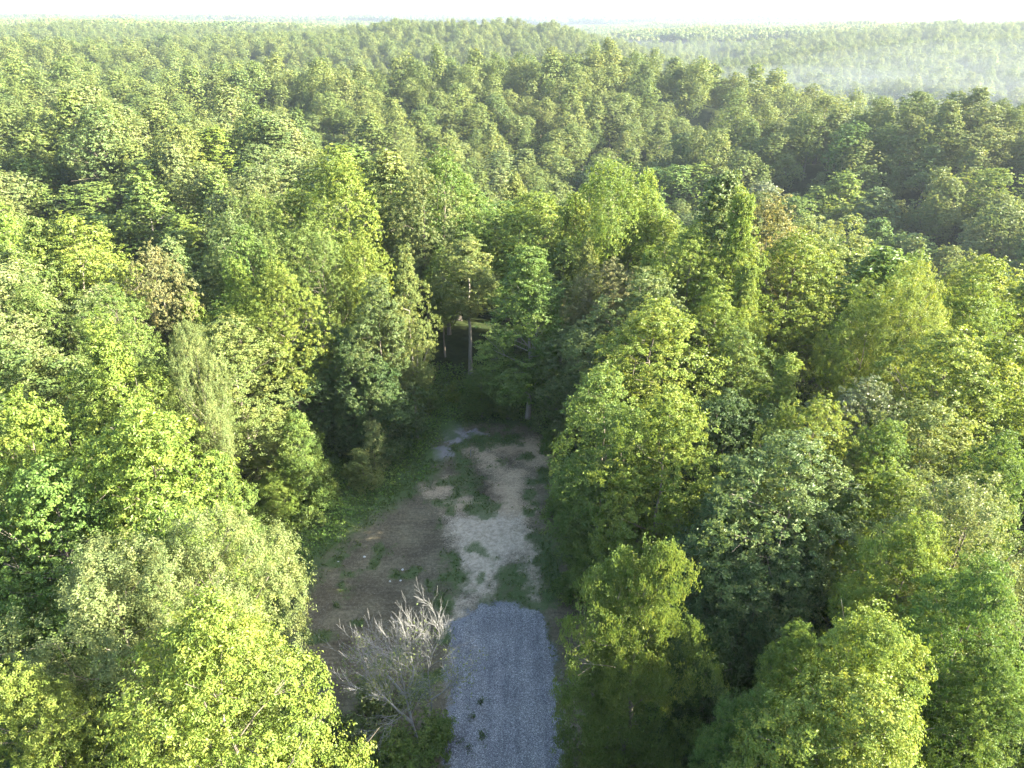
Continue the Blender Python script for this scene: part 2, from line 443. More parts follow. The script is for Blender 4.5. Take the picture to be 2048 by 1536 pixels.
# the cleared lot
SAND = [gp([(904, 1035), (984, 1021), (1047, 1035), (1050, 1070), (1057, 1105), (1019, 1115), (994, 1147), (977, 1195), (963, 1209), (949, 1195), (925, 1175), (932, 1147), (932, 1115), (904, 1084)]),
        gp([(1043, 1070), (1068, 1091), (1066, 1157), (1077, 1216), (1066, 1222), (1050, 1147)]),
        gp([(911, 1206), (935, 1199), (928, 1237), (908, 1260)])]
SAND2 = [gp([(973, 889), (1040, 884), (1090, 877), (1092, 912), (1044, 914), (997, 908)]), gp([(1035, 915), (1090, 905), (1095, 935), (1060, 930)]),
         gp([(935, 895), (973, 905), (1008, 935), (1000, 950), (960, 930)]),
         gp([(985, 945), (1062, 940), (1060, 968), (1010, 972)]), gp([(985, 965), (1050, 960), (1055, 1035), (975, 1035)]),
         gp([(848, 985), (925, 945), (937, 955), (870, 998)]), gp([(880, 1000), (930, 990), (960, 1010), (900, 1028)])]
DIRT = gp([(600, 1210), (640, 1125), (715, 1055), (790, 1005), (862, 960), (880, 925), (880, 885), (935, 850), (1065, 848), (1110, 900), (1110, 1000), (1115, 1090), (1190, 1200), (1240, 1380), (1230, 1560), (590, 1560)])
GREEN = [gp([(895, 894), (925, 890), (935, 930), (955, 975), (940, 985), (915, 950)]), gp([(1014, 1133), (1052, 1120), (1061, 1205), (1020, 1213)]),
         gp([(890, 1110), (930, 1112), (928, 1180), (905, 1190)]), gp([(960, 1190), (1000, 1205), (985, 1216), (955, 1212)]),
         gp([(930, 872), (1050, 868), (1045, 885), (960, 895)]), gp([(1090, 1230), (1110, 1300), (1135, 1560), (1117, 1560), (1098, 1320)]),
         gp([(1055, 1060), (1110, 1090), (1130, 1200), (1085, 1200)]),
         gp([(870, 1180), (905, 1190), (900, 1240), (880, 1230)]), gp([(1000, 1145), (1015, 1130), (1020, 1200), (985, 1205)])]
BURNT = [gp([(1008, 900), (1034, 898), (1048, 912), (1015, 918)]), gp([(890, 930), (960, 950), (1000, 990), (990, 1010), (930, 975)])]
GREY = [gp([(876, 834), (913, 834), (930, 859), (936, 885), (911, 893), (876, 873)]), gp([(845, 898), (890, 889), (903, 906), (872, 928), (842, 914)]), gp([(930, 865), (965, 862), (975, 872), (940, 878)])]

GRAVEL_0 = gp([(904, 1279), (914, 1251), (935, 1234), (960, 1216), (984, 1209), (1012, 1209), (1040, 1213), (1071, 1220), (1085, 1241), (1096, 1279), (1106, 1331), (1115, 1401), (1117, 1536), (895, 1536), (909, 1436), (905, 1366), (902, 1314)])
def clear_attrs(x, y):
    wx = x + (fbm(x * 0.9, y * 0.9, 3, 4) - 0.5) * 2.6 + (fbm(x * 4, y * 4, 13, 3) - 0.5) * 0.8
    wy = y + (fbm(x * 0.9, y * 0.9, 23, 4) - 0.5) * 2.6 + (fbm(x * 4, y * 4, 33, 3) - 0.5) * 0.8
    soft = lambda polys, w: np.max([np.clip(poly_sdf(wx, wy, q) / w * 0.5 + 0.5, 0, 1) for q in polys], 0)
    sand = soft(SAND, 1.3); sand2 = soft(SAND2, 1.6); grass = 1 - soft([DIRT], 1.6)
    grass = np.maximum(grass, soft(GREEN, 0.8) * 0.85)
    grass = np.maximum(grass, np.clip((fbm(x * 0.55, y * 0.55, 77, 4) - 0.55) * 5, 0, 0.7) * (y > 30))
    dark = soft(BURNT, 1.0); grey = soft(GREY, 0.4)
    grv = np.clip((poly_sdf(wx, wy, GRAVEL_0) + 0.6) / 1.2, 0, 1)
    a = np.stack([sand, sand2, grass, np.ones_like(sand)], 1); b = np.stack([dark, grey, grv, np.ones_like(sand)], 1)
    return a, b
m_lot, nt, p = new_mat('bare_lot')
geo = nt.nodes.new('ShaderNodeNewGeometry'); pos = geo.outputs['Position']
fa = noise(nt, 3.5, 8, 0.75, pos); fb = noise(nt, 0.35, 5, 0.6, pos); fc = noise(nt, 14.0, 4, 0.7, pos)
mp = nt.nodes.new('ShaderNodeMapping'); mp.inputs['Scale'].default_value = (0.25, 2.2, 1); nt.links.new(pos, mp.inputs[0])
fs = noise(nt, 1.0, 5, 0.6, mp.outputs[0])
dirt = ramp(nt, fa, [(0.3, (0.070, 0.062, 0.040)), (0.5, (0.124, 0.110, 0.072)), (0.7, (0.205, 0.185, 0.130))])
dirt = mixc(nt, 'MULTIPLY', 0.8, dirt, ramp(nt, fb, [(0.35, (0.65, 0.6, 0.6)), (0.65, (1.35, 1.3, 1.25))]))
dirt = mixc(nt, 'MULTIPLY', 0.6, dirt, ramp(nt, fs, [(0.35, (0.75, 0.72, 0.7)), (0.65, (1.25, 1.25, 1.2))]))
sandc = ramp(nt, fa, [(0.28, (0.28, 0.215, 0.145)), (0.45, (0.47, 0.385, 0.28)), (0.7, (0.58, 0.49, 0.375))])
sandc = mixc(nt, 'MULTIPLY', 0.8, sandc, ramp(nt, noise(nt, 1.6, 7, 0.75, pos, 0.6), [(0.38, (0.62, 0.62, 0.58)), (0.55, (1.08, 1.06, 1.04))]))
sand2c = ramp(nt, fa, [(0.3, (0.26, 0.19, 0.12)), (0.5, (0.44, 0.335, 0.215)), (0.7, (0.55, 0.43, 0.285))])
grassc = ramp(nt, fc, [(0.3, (0.045, 0.070, 0.020)), (0.6, (0.085, 0.130, 0.040)), (0.8, (0.12, 0.16, 0.055))])
greyc = ramp(nt, fc, [(0.3, (0.14, 0.12, 0.12)), (0.7, (0.42, 0.38, 0.38))])
def attr_sep(nt, name):
    a = nt.nodes.new('ShaderNodeAttribute'); a.attribute_name = name
    s = nt.nodes.new('ShaderNodeSeparateColor'); nt.links.new(a.outputs['Color'], s.inputs[0]); return s.outputs
def rough_mask(nt, m, f, k=1.6):
    """a mask broken up by noise: contrast of m + (f - .5) * k"""
    s = nt.nodes.new('ShaderNodeMath'); s.operation = 'SUBTRACT'; nt.links.new(f, s.inputs[0]); s.inputs[1].default_value = 0.5
    q = nt.nodes.new('ShaderNodeMath'); q.operation = 'MULTIPLY_ADD'; nt.links.new(s.outputs[0], q.inputs[0]); q.inputs[1].default_value = k; nt.links.new(m, q.inputs[2])
    r = nt.nodes.new('ShaderNodeMapRange'); nt.links.new(q.outputs[0], r.inputs[0]); r.inputs[1].default_value = 0.2; r.inputs[2].default_value = 0.8
    return r.outputs[0]
fmix = noise(nt, 7.0, 8, 0.85, pos)
A = attr_sep(nt, 'mix_a'); Bm = attr_sep(nt, 'mix_b')
c = mixc(nt, 'MIX', rough_mask(nt, A[1], fmix, 2.4), dirt, sand2c)
c = mixc(nt, 'MIX', rough_mask(nt, A[0], fmix, 2.0), c, sandc)
c = mixc(nt, 'MIX', rough_mask(nt, Bm[1], fc, 1.2), c, greyc)
c = mixc(nt, 'MULTIPLY', Bm[0], c, (0.5, 0.48, 0.48))
c = mixc(nt, 'MIX', rough_mask(nt, A[2], fc, 1.8), c, grassc)
c = mixc(nt, 'MIX', rough_mask(nt, Bm[2], fc, 2.2), c, ramp(nt, fc, [(0.35, (0.09, 0.09, 0.095)), (0.65, (0.30, 0.31, 0.33))]))
nt.links.new(c, p.inputs['Base Color']); p.inputs['Roughness'].default_value = 0.95; p.inputs['Specular IOR Level'].default_value = 0.1
bp = nt.nodes.new('ShaderNodeBump'); bp.inputs['Strength'].default_value = 0.5; bp.inputs['Distance'].default_value = 0.06
nt.links.new(fa, bp.inputs['Height']); nt.links.new(bp.outputs[0], p.inputs['Normal'])

def lot_z(X, Y):
    z = 0.10 * (fbm(X * 0.5, Y * 0.5, 41, 4) - 0.5) + 0.04 * (fbm(X * 3, Y * 3, 51, 2) - 0.5)
    edge = np.minimum(np.minimum(X + 30, 26 - X), np.minimum(Y + 26, 90 - Y))
    for q in GREY: z = z + 0.45 * np.clip(poly_sdf(X, Y, q) / 1.5, 0, 1) * (0.6 + 0.8 * fbm(X * 1.2, Y * 1.2, 3, 3))
    return z - 0.5 * np.clip(1 - edge / 3, 0, 1)
lx = np.arange(-30, 26.01, 0.25); ly = np.arange(-26, 90.01, 0.25)
def la(x, y):
    a, b = clear_attrs(x, y); return {'mix_a': a, 'mix_b': b}
lot = link('dirt_ground', grid_mesh('dirt_ground', lx, ly, lot_z, la, m_lot)); tag(lot, kind='structure')

# gravel pad
m_gr, nt, p = new_mat('gravel')
geo = nt.nodes.new('ShaderNodeNewGeometry'); pos = geo.outputs['Position']
vo = nt.nodes.new('ShaderNodeTexVoronoi'); vo.inputs['Scale'].default_value = 24.0; nt.links.new(pos, vo.inputs['Vector'])
sp = nt.nodes.new('ShaderNodeSeparateColor'); nt.links.new(vo.outputs['Color'], sp.inputs[0])
fb = noise(nt, 0.45, 4, 0.6, pos)
cc = ramp(nt, sp.outputs[0], [(0.0, (0.07, 0.073, 0.08)), (0.4, (0.192, 0.193, 0.200)), (0.8, (0.295, 0.295, 0.300)), (1.0, (0.56, 0.56, 0.57))])
mp = nt.nodes.new('ShaderNodeMapping'); mp.inputs['Scale'].default_value = (1.1, 0.06, 1); nt.links.new(pos, mp.inputs[0])
cc = mixc(nt, 'MULTIPLY', 0.6, cc, ramp(nt, noise(nt, 1.0, 3, 0.6, mp.outputs[0]), [(0.4, (0.75, 0.76, 0.78)), (0.6, (1.18, 1.17, 1.14))]))
cc = mixc(nt, 'MULTIPLY', 0.7, cc, ramp(nt, fb, [(0.35, (0.78, 0.78, 0.8)), (0.65, (1.2, 1.2, 1.15))]))
nt.links.new(cc, p.inputs['Base Color']); p.inputs['Roughness'].default_value = 0.85
bp = nt.nodes.new('ShaderNodeBump'); bp.inputs['Strength'].default_value = 0.9; bp.inputs['Distance'].default_value = 0.05
nt.links.new(vo.outputs['Distance'], bp.inputs['Height']); nt.links.new(bp.outputs[0], p.inputs['Normal'])
GRAVEL = gp([(904, 1279), (914, 1251), (935, 1234), (960, 1216), (970, 1209), (984, 1213), (1012, 1209), (1040, 1215), (1071, 1220), (1085, 1241), (1096, 1279), (1106, 1331), (1115, 1401), (1118, 1454), (1117, 1536)])
GRAVEL = GRAVEL + [(GRAVEL[-1][0] - 0.3, 5), (3.4, -26), (-4.2, -26)] + gp([(895, 1536), (898, 1488), (909, 1436), (905, 1366), (902, 1314)])
xs = np.arange(-7, 7, 0.12); ys = np.arange(-25.8, 52, 0.12)
X, Y = np.meshgrid(xs, ys)
wx = X + (fbm(X * 1.1, Y * 1.1, 61, 5) - 0.5) * 1.2; wy = Y + (fbm(X * 1.1, Y * 1.1, 71, 5) - 0.5) * 1.5
sd = poly_sdf(wx, wy, GRAVEL)
Z = 0.005 + 0.035 * np.clip(sd / 0.5, -1.5, 1) + 0.02 * hash2(np.round(X * 9), np.round(Y * 9), 5) + np.maximum(lot_z(X, Y), -0.06)
nx = len(xs); keep = sd.ravel() > -0.1
i = (np.arange(len(ys) - 1)[:, None] * nx + np.arange(nx - 1)[None]).ravel()
Fc = np.stack([i, i + 1, i + nx + 1, i + nx], 1); Fc = Fc[keep[Fc].all(1)]
used = np.unique(Fc); re = np.zeros(nx * len(ys), int); re[used] = np.arange(len(used))
gm = mesh_from('gravel_road', np.stack([X.ravel(), Y.ravel(), Z.ravel()], 1)[used], re[Fc], 4, mat=m_gr)
tag(link('gravel_road', gm), kind='structure')

# ------------------------------------------------------------------ trees picked out in the photograph
# crown top pixel (u, v), crown width in pixels, height m, form, leaf colour, variant, label, base pixel or None, options
T = [
 (412, 1262, 400, 23, 'maple', 'bright', 0, 'largest sunlit yellow-green tree, bushy crown overhanging the dead tree side of the brown lot'),
 (400, 1075, 290, 22, 'spiky', 'sage', 0, 'pale sage tree with upright sprigs behind the largest sunlit yellow-green tree'),
 (215, 1150, 360, 21, 'spiky', 'sage', 1, 'wider pale sage spiky tree between the corner olive-yellow tree and the big leafy tree'),
 (285, 850, 330, 24, 'maple', 'bright', 1, 'broad yellow-green leafy tree with dark holes in its crown, above the sage trees'),
 (35, 810, 230, 24, 'maple', 'bright', 2, 'light green tree cut by the photo edge beside the broad leafy tree'),
 (90, 960, 300, 21, 'maple', 'green', 3, 'green tree under the light crown at the photo edge, above the spiky sage tree'),
 (40, 1370, 260, 20, 'oak', 'yellow', 0, 'olive-yellow fine-leaved tree in the bottom corner on the maple side'),
 (330, 1000, 170, 18, 'maple', 'green', 1, 'darker green lower crown tucked between broad leafy tree and sage tree'),
 (205, 672, 190, 23, 'poplar', 'bright', 0, 'upright light green tree standing just above the broad yellow-green leafy tree'),
 (378, 668, 110, 22, 'spiky', 'sage', 2, 'narrow pale pointed tree between light green tree and khaki tree'),
 (455, 652, 220, 18, 'edge', 'khaki', 1, 'large khaki tree with shaggy crown near the weedy margin of the lot'),
 (290, 735, 150, 19, 'oak', 'olive', 2, 'olive tree filling the gap below the upright light green tree'),
 (590, 835, 110, 10, 'bush', 'green', 0, 'rounded mid-green small tree at the weedy margin below the blue-green tree'),
 (430, 925, 130, 11, 'bush', 'green', 1, 'deep green bushy tree hanging over the lot margin by the broad leafy tree'),
 (545, 950, 80, 5, 'bush', 'bright', 2, 'low light green bush at the foot of the rounded mid-green small tree'),
 (490, 1050, 140, 8, 'bush', 'green', 2, 'dark green thicket tree beside the weeds, behind the sage tree'),
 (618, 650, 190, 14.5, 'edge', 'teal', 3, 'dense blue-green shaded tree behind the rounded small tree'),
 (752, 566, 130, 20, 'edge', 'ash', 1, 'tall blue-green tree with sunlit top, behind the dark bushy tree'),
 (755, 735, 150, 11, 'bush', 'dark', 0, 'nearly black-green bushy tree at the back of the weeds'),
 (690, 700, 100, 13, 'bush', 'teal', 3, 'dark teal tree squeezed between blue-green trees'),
 (820, 765, 50, 7, 'bush', 'green', 1, 'slim young tree standing in the shade at the back of the lot'),
 (1160, 655, 150, 15, 'edge', 'ash', 0, 'grey-green tree beside the pale trunk at the back of the lot'),
 (1222, 530, 125, 21, 'oak', 'tan', 1, 'tan-leaved tree with brownish pale crown among the green ones'),
 (1172, 585, 80, 17, 'oak', 'tan', 2, 'smaller dull tan tree leaning against the tan-leaved tree'),
 (1302, 512, 95, 21, 'cone', 'bright', 0, 'pointed light green tree next to the tan-leaved tree'),
 (1310, 620, 240, 22, 'maple', 'yellow', 2, 'sunlit yellow-green tree with finger-like tufts behind the round-topped tree'),
 (1212, 752, 200, 20, 'edge', 'green', 2, 'glossy green tree whose crown edges the sandy end of the lot'),
 (1342, 795, 205, 21, 'edge', 'bright', 3, 'round-topped tree with golden cap and deep green skirts by the lot'),
 (1290, 1092, 270, 21, 'droop', 'olive', 0, 'drooping willow-leaved tree with golden twin tops beside the gravel'),
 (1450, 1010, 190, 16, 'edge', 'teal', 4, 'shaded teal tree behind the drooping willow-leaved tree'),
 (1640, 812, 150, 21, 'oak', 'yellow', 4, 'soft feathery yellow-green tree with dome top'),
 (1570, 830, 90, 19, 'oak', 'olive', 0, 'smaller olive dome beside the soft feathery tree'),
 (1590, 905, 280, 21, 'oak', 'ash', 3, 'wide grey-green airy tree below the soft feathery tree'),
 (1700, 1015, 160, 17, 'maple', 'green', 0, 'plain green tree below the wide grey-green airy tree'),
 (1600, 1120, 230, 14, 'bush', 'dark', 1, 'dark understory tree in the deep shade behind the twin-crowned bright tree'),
 (1840, 1065, 210, 21, 'maple', 'bright', 2, 'leafy yellow-green tree standing above the dead sticks'),
 (1745, 1268, 260, 21, 'maple', 'bright', 0, 'bright yellow-green tree with ragged top behind the bottom-most bright tree'),
 (1600, 1285, 130, 18, 'maple', 'green', 3, 'green side crown leaning off the bright ragged tree'),
 (1735, 1410, 330, 20, 'maple', 'yellow', 1, 'brightest golden-green tree at the bottom edge'),
 (1520, 1410, 170, 16, 'maple', 'green', 2, 'cool green tree at the bottom edge beside the golden-green tree'),
 (1970, 1165, 210, 21, 'maple', 'green', 3, 'fresh green tree with stepped boughs near the photo edge'),
 (1940, 1005, 240, 21, 'spiky', 'sage', 1, 'pale grey-sage tree above the stepped green tree'),
 (1495, 532, 90, 23, 'cone', 'bright', 1, 'narrow pointed yellow-green tree, twin of a lower one'),
 (1435, 600, 130, 21, 'maple', 'bright', 3, 'oval bright tree at the shoulder of the narrow pointed tree'),
 (1595, 490, 170, 24, 'maple', 'bright', 0, 'tall broad yellow-green tree above the oval bright trees'),
 (1825, 555, 150, 25, 'spiky', 'yellow', 0, 'brightest yellow-green ragged spire of the slope'),
 (1748, 625, 130, 22, 'spiky', 'bright', 2, 'ragged light green tree at the foot of the brightest ragged spire'),
 (1955, 575, 150, 23, 'maple', 'bright', 1, 'round light green tree beyond the brightest ragged spire'),
 (1905, 690, 240, 23, 'maple', 'yellow', 3, 'large yellow-green mound with speckled shade below the round light tree'),
 (2020, 700, 200, 22, 'maple', 'bright', 0, 'tree cut by the photo edge beside the speckled mound'),
 (1735, 770, 140, 20, 'oak', 'silver', 1, 'silvery glinting tree in the middle of the slope'),
 (1578, 722, 110, 19, 'cone', 'bright', 2, 'small pointed green tree beside the dark hollow'),
 (1480, 680, 140, 19, 'maple', 'olive', 1, 'olive-yellow tree above the dark hollow'),
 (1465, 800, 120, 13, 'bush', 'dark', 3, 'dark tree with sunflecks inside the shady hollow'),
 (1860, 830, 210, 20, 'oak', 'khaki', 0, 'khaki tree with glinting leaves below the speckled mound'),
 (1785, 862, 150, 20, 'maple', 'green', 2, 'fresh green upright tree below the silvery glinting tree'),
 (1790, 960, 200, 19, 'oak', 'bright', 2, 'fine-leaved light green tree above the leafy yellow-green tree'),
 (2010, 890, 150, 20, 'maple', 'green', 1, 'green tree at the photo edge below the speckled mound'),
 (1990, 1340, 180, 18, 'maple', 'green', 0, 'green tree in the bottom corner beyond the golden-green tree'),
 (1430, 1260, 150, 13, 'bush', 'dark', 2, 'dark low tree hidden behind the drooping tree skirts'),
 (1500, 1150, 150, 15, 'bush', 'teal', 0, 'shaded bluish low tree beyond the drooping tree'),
 (1040, 432, 170, 20.5, 'maple', 'bright', 2, 'tallest pale yellow-green tree straight behind the lot'),
 (1130, 490, 90, 18, 'poplar', 'olive', 0, 'olive tree touching the tallest pale tree behind the lot'),
 (880, 505, 80, 16, 'oak', 'green', 1, 'green tree just behind the bare-trunked tree'),
 (650, 452, 75, 16, 'bush', 'green', 0, 'deep green flat-topped tree sunk among pale ones'),
 (640, 490, 110, 22, 'oak', 'olive', 1, 'olive tree below the deep green flat-topped tree'),
 (725, 480, 110, 22, 'oak', 'yellow', 2, 'yellowish tree with scattered bright tufts above the tall blue-green tree'),
 (810, 520, 100, 22, 'poplar', 'khaki', 0, 'khaki tree between tufted yellowish tree and bare-trunked tree'),
 (555, 540, 130, 22, 'oak', 'yellow', 3, 'yellow-olive tree above the dense blue-green tree'),
 (470, 530, 100, 22, 'poplar', 'bright', 1, 'light green oval tree above the shaggy khaki tree'),
 (380, 600, 90, 16, 'bush', 'yellow', 0, 'low golden tree in the gap above the narrow pale pointed tree'),
 (300, 500, 110, 22, 'oak', 'tan', 0, 'greyish tan tree with soft crown on the open side'),
 (180, 445, 220, 24, 'maple', 'bright', 1, 'big domed yellow-green tree above the greyish tan tree'),
 (60, 590, 140, 22, 'oak', 'olive', 3, 'olive tree at the photo edge below the big domed tree'),
 (220, 585, 160, 22, 'oak', 'olive', 4, 'olive-khaki tree straight above the upright light green tree'),
 (90, 640, 110, 19, 'bush', 'teal', 1, 'dark shaded tree in the gap above the light edge tree'),
 (185, 372, 170, 22, 'oak', 'olive', 0, 'dark olive tree above the big domed tree'),
 (342, 292, 95, 25, 'poplar', 'sage', 0, 'standout pale tree rising over dark hollow on the far side'),
 (160, 320, 50, 20, 'cone', 'sage', 1, 'small pale cone-shaped tree in the dark gap'),
 (122, 308, 40, 17, 'oak', 'teal', 1, 'small dark round tree beside the pale cone-shaped tree'),
 (60, 330, 110, 22, 'maple', 'green', 2, 'dull green dome by the photo edge next to the dark gap'),
 (222, 215, 110, 24, 'maple', 'sage', 3, 'large pale double-domed tree in the middle distance'),
 (105, 182, 70, 25, 'maple', 'sage', 0, 'pale tall dome with dark hollow at its foot'),
 (505, 388, 85, 25, 'poplar', 'sage', 2, 'pale upright crown above the light green oval tree'),
 (440, 402, 105, 23, 'maple', 'sage', 1, 'broad pale crown beside the pale upright crown'),
 (360, 442, 110, 23, 'poplar', 'bright', 3, 'light green crown below the broad pale crown'),
 (490, 468, 100, 22, 'oak', 'green', 2, 'mid green crown below the pale upright crown'),
 (562, 455, 60, 18, 'oak', 'teal', 0, 'small bluish crown wedged above the olive trees'),
 (840, 345, 120, 26, 'oak', 'sage', 4, 'tall open pale oak-like tree behind the tufted trees'),
 (925, 362, 80, 23, 'poplar', 'ash', 3, 'grey-green upright tree beside the tall open pale tree'),
 (1000, 345, 90, 24, 'poplar', 'sage', 1, 'pale grey upright tree above the tallest pale tree'),
 (1085, 375, 80, 22, 'oak', 'olive', 1, 'dull olive tree beside the dark-flanked tree'),
 (1228, 325, 120, 27, 'poplar', 'bright', 3, 'tall oval tree with dark flank on the skyline of the near wood'),
 (1180, 335, 60, 25, 'oak', 'teal', 2, 'dark tree pressed against the tall oval tree'),
 (1395, 335, 110, 25, 'poplar', 'bright', 1, 'bright crown on the skyline of the near wood before the hollow'),
 (1310, 340, 85, 24, 'poplar', 'green', 0, 'green tree between the two skyline crowns of the near wood'),
 (1335, 440, 130, 22, 'oak', 'bright', 0, 'round light green tree below the skyline crowns'),
 (1280, 420, 90, 22, 'poplar', 'bright', 0, 'light pointed crown below the tall oval tree'),
 (1525, 368, 90, 23, 'oak', 'silver', 0, 'greyish speckled tree at the rim of the hollow'),
 (1690, 352, 120, 28, 'poplar', 'bright', 2, 'most prominent tall bright tree standing out against the hollow'),
 (1640, 380, 90, 25, 'poplar', 'bright', 0, 'bright tree leaning on the most prominent tall tree'),
 (1430, 445, 110, 22, 'oak', 'olive', 3, 'olive-brown tree below the bright skyline crown'),
 (1520, 455, 100, 21, 'oak', 'dark', 1, 'dark brownish tree under the greyish speckled tree'),
 (1830, 480, 110, 23, 'maple', 'green', 2, 'green dome past the prominent tall tree'),
 (1950, 450, 85, 22, 'maple', 'sage', 1, 'pale round crown down in the hollow'),
 (1440, 262, 75, 19, 'flatoak', 'yellow', 1, 'low golden dome at the lip of the hollow'),
 (1330, 545, 60, 17, 'oak', 'teal', 2, 'shaded blue-green tree past the pointed light green tree'),
 (1400, 530, 80, 17, 'oak', 'teal', 3, 'dark tree in shade before the narrow pointed tree'),
 (1205, 940, 150, 13, 'edge', 'green', 2, 'lower leafy green tree filling the edge below the glossy green tree'),
 (962, 735, 70, 7, 'edge', 'green', 1, 'low-skirted leafy green tree hugging the shaded back edge of the lot'),
]
FORM['flatoak'] = dict(FORM['oak'], prof='flat', z0=9.0, Rw=6.0)
LOD_D = lambda d: 0 if d < 46 else 1 if d < 85 else 2 if d < 170 else 3 if d < 420 else 4
placed = []; hero_px = []
rng = np.random.default_rng(5)
for i, (u, v, wpx, h, form, col, var, label) in enumerate(T):
    p = hit(u, v, h); dep = proj(*p)[2]
    d = math.hypot(p[0], p[1]); width = wpx * dep / F * (1.28 if (u > 1400 and v > 450) else 1.15 if u > 1050 else 1.05)
    name = 'tree' if form != 'bush' else 'small_tree'
    peaks = ((-1.2, 0.3, 0.93), (1.1, -0.2, 1.0)) if form == 'droop' else None
    o = place_tree(name, p[0], p[1], h, width, form, col, LOD_D(np.linalg.norm(p - CAM)), var % 3, 0.0 if peaks else rng.uniform(0, 6.28), label, 'trees of the forest', peaks)
    placed.append((p[0], p[1], width / 2)); hero_px.append((u, v, label))
# two trees whose foot shows at the back of the lot
for (u, v, ub, vb, wpx, form, col, var, label) in [
    (940, 490, 941, 748, 125, 'lean', 'khaki', 0, 'bare-trunked tree with small pale crown on a long white stem'),
    (1075, 505, 1055, 837, 220, 'skirt', 'green', 1, 'full green tree whose pale trunk stands at the back edge of the lot')]:
    b = hit(ub, vb, 0.0); r = ray(u, v); t = b[1] / r[1]; top = CAM + r * t
    h = top[2]; dep = proj(*top)[2]
    o = place_tree('tree', b[0], b[1], h, wpx * dep / F, form, col, 1, var, 0.5, label, 'trees of the forest')
    placed.append((b[0], b[1], wpx * dep / F / 2)); hero_px.append((u, v, label))
print('HERO', len(placed), [(round(a), round(b), round(c * 2, 1)) for a, b, c in placed][:60])

# ------------------------------------------------------------------ the rest of the forest
def forest_points():
    rg = np.random.default_rng(21); out = []
    def ring(d0, d1, cell, azmax, kind, scale=1.0):
        n = int(d1 / cell) + 2
        ix, iy = np.meshgrid(np.arange(-n, n + 1), np.arange(-3 if d0 > 100 else -8, n + 1))
        ix = ix.ravel(); iy = iy.ravel()
        x = (ix + 0.5 * (iy % 2)) * cell + rg.uniform(-.36, .36, len(ix)) * cell
        y = iy * cell * 0.87 + rg.uniform(-.36, .36, len(ix)) * cell
        d = np.hypot(x, y); az = np.degrees(np.arctan2(x, y))
        k = (d >= d0) & (d < d1) & (np.abs(az) < azmax)
        return x[k], y[k], np.full(k.sum(), kind), np.full(k.sum(), scale)
    a = ring(0, 60, 6.6, 180, 0); b0 = ring(60, 112, 8.6, 75, 1); b = ring(112, 240, 12.0, 75, 1); c = ring(240, 760, 12.8, 58, 2); e = ring(760, 1800, 12.6, 50, 3)
    f = ring(1800, 4500, 52, 48, 4); g = ring(4500, 13000, 110, 46, 4, 2.1)
    return [np.concatenate(z) for z in zip(a, b0, b, c, e, f, g)]
fx, fy, fk, fsc = forest_points()
keep = np.ones(len(fx), bool)
near = fk <= 1
sdc = poly_sdf(fx, fy, CLEAR); keep &= ~(near & (sdc > np.where(fx < 0, -7.5, -3.4)))
for (hx, hy, hr) in placed:
    keep &= ~((np.hypot(fx - hx, fy - hy) < 2.2 + 0.55 * hr))
# sight line kept open to the weeds and the feet of trees at the back of the lot
keep &= ~((np.abs(fx + 2) < 6) & (fy > 60) & (fy < 91) & near)
keep &= ~((np.abs(fx + 3) < 8) & (fy > 60) & (fy < 99) & near)
keep &= ~((np.abs(fx - 2) < 9) & (fy > 58) & (fy < 86) & near)
keep &= ~((np.hypot(fx, fy) < 13))
fx, fy, fk, fsc = fx[keep], fy[keep], fk[keep], fsc[keep]
fz = ground(fx, fy)
fd = np.hypot(fx, fy)
rg = np.random.default_rng(77)
nf = len(fx)
big = fbm(fx / 28.0, fy / 28.0, 91, 3)
fh = np.where(fd < 112, 20.0, np.where(fd < 280, 23.5, 20.0)) + (big - 0.5) * 17 + rg.normal(size=nf) * np.where(fd < 112, 3.8, 4.6)
cap = np.zeros(nf, bool)
for zz_ in (13.0, 17.0, 21.0):
    fu_, fv_, fdep_ = proj(fx, fy, fz + zz_); cap |= (fdep_ > 2) & (fu_ > -350) & (fu_ < 2400) & (fv_ < 1900)
fh = np.clip(fh, 9, 34)
fh = np.where((fx > 8) & (fd < 42), np.minimum(fh, 16.5), fh)
fh = np.where((fd < 66) & cap, np.minimum(fh, 12.0 + rg.uniform(0, 5, nf)), fh)
fh = np.clip(fh, 9, 29)
fw = np.clip(np.where(fd < 112, 9.4, np.where(fd < 280, 12.4, 13.4)) + rg.normal(size=nf) * 2.4, 5.5, 17) * np.clip(fh / 21, 0.75, 1.2)
FORMS = ['maple', 'oak', 'poplar', 'cone', 'spiky']
ff = rg.choice(5, nf, p=[0.3, 0.28, 0.24, 0.08, 0.10]); fv = rg.integers(0, 3, nf); fr = rg.uniform(0, 6.283, nf)
slant = np.sqrt(fd ** 2 + (45 - fz - fh * 0.8) ** 2)
lod = np.select([slant < 46, slant < 85, slant < 170, slant < 420], [0, 1, 2, 3], 4)
lod = np.maximum(lod, 1)
rim = (poly_sdf(fx, fy, CLEAR) > -13) & (fd < 110)
ff = np.where((fd > 230) & (ff > 2), rg.integers(0, 2, nf), ff)
FORMS.append('edge'); ff = np.where(rim, 5, ff); fh = np.where(rim & (fd > 66), fh * np.where((np.abs(fx) < 24) & (fy > 80), 0.58, 0.85), fh)
pu, pv, pdep = proj(fx, fy, fz + fh * 0.85)
inview = (pdep > 5) & (pu > -40) & (pu < 2090) & (pv > -10) & (pv < 1580) & (fk < 4)
app = np.where(inview, fw / slant, 0)
N_THINGS = 297 - len(placed)
order = np.argsort(-app)[:N_THINGS]
ones = ['zero', 'one', 'two', 'three', 'four', 'five', 'six', 'seven', 'eight', 'nine', 'ten', 'eleven', 'twelve', 'thirteen', 'fourteen', 'fifteen', 'sixteen', 'seventeen', 'eighteen', 'nineteen']
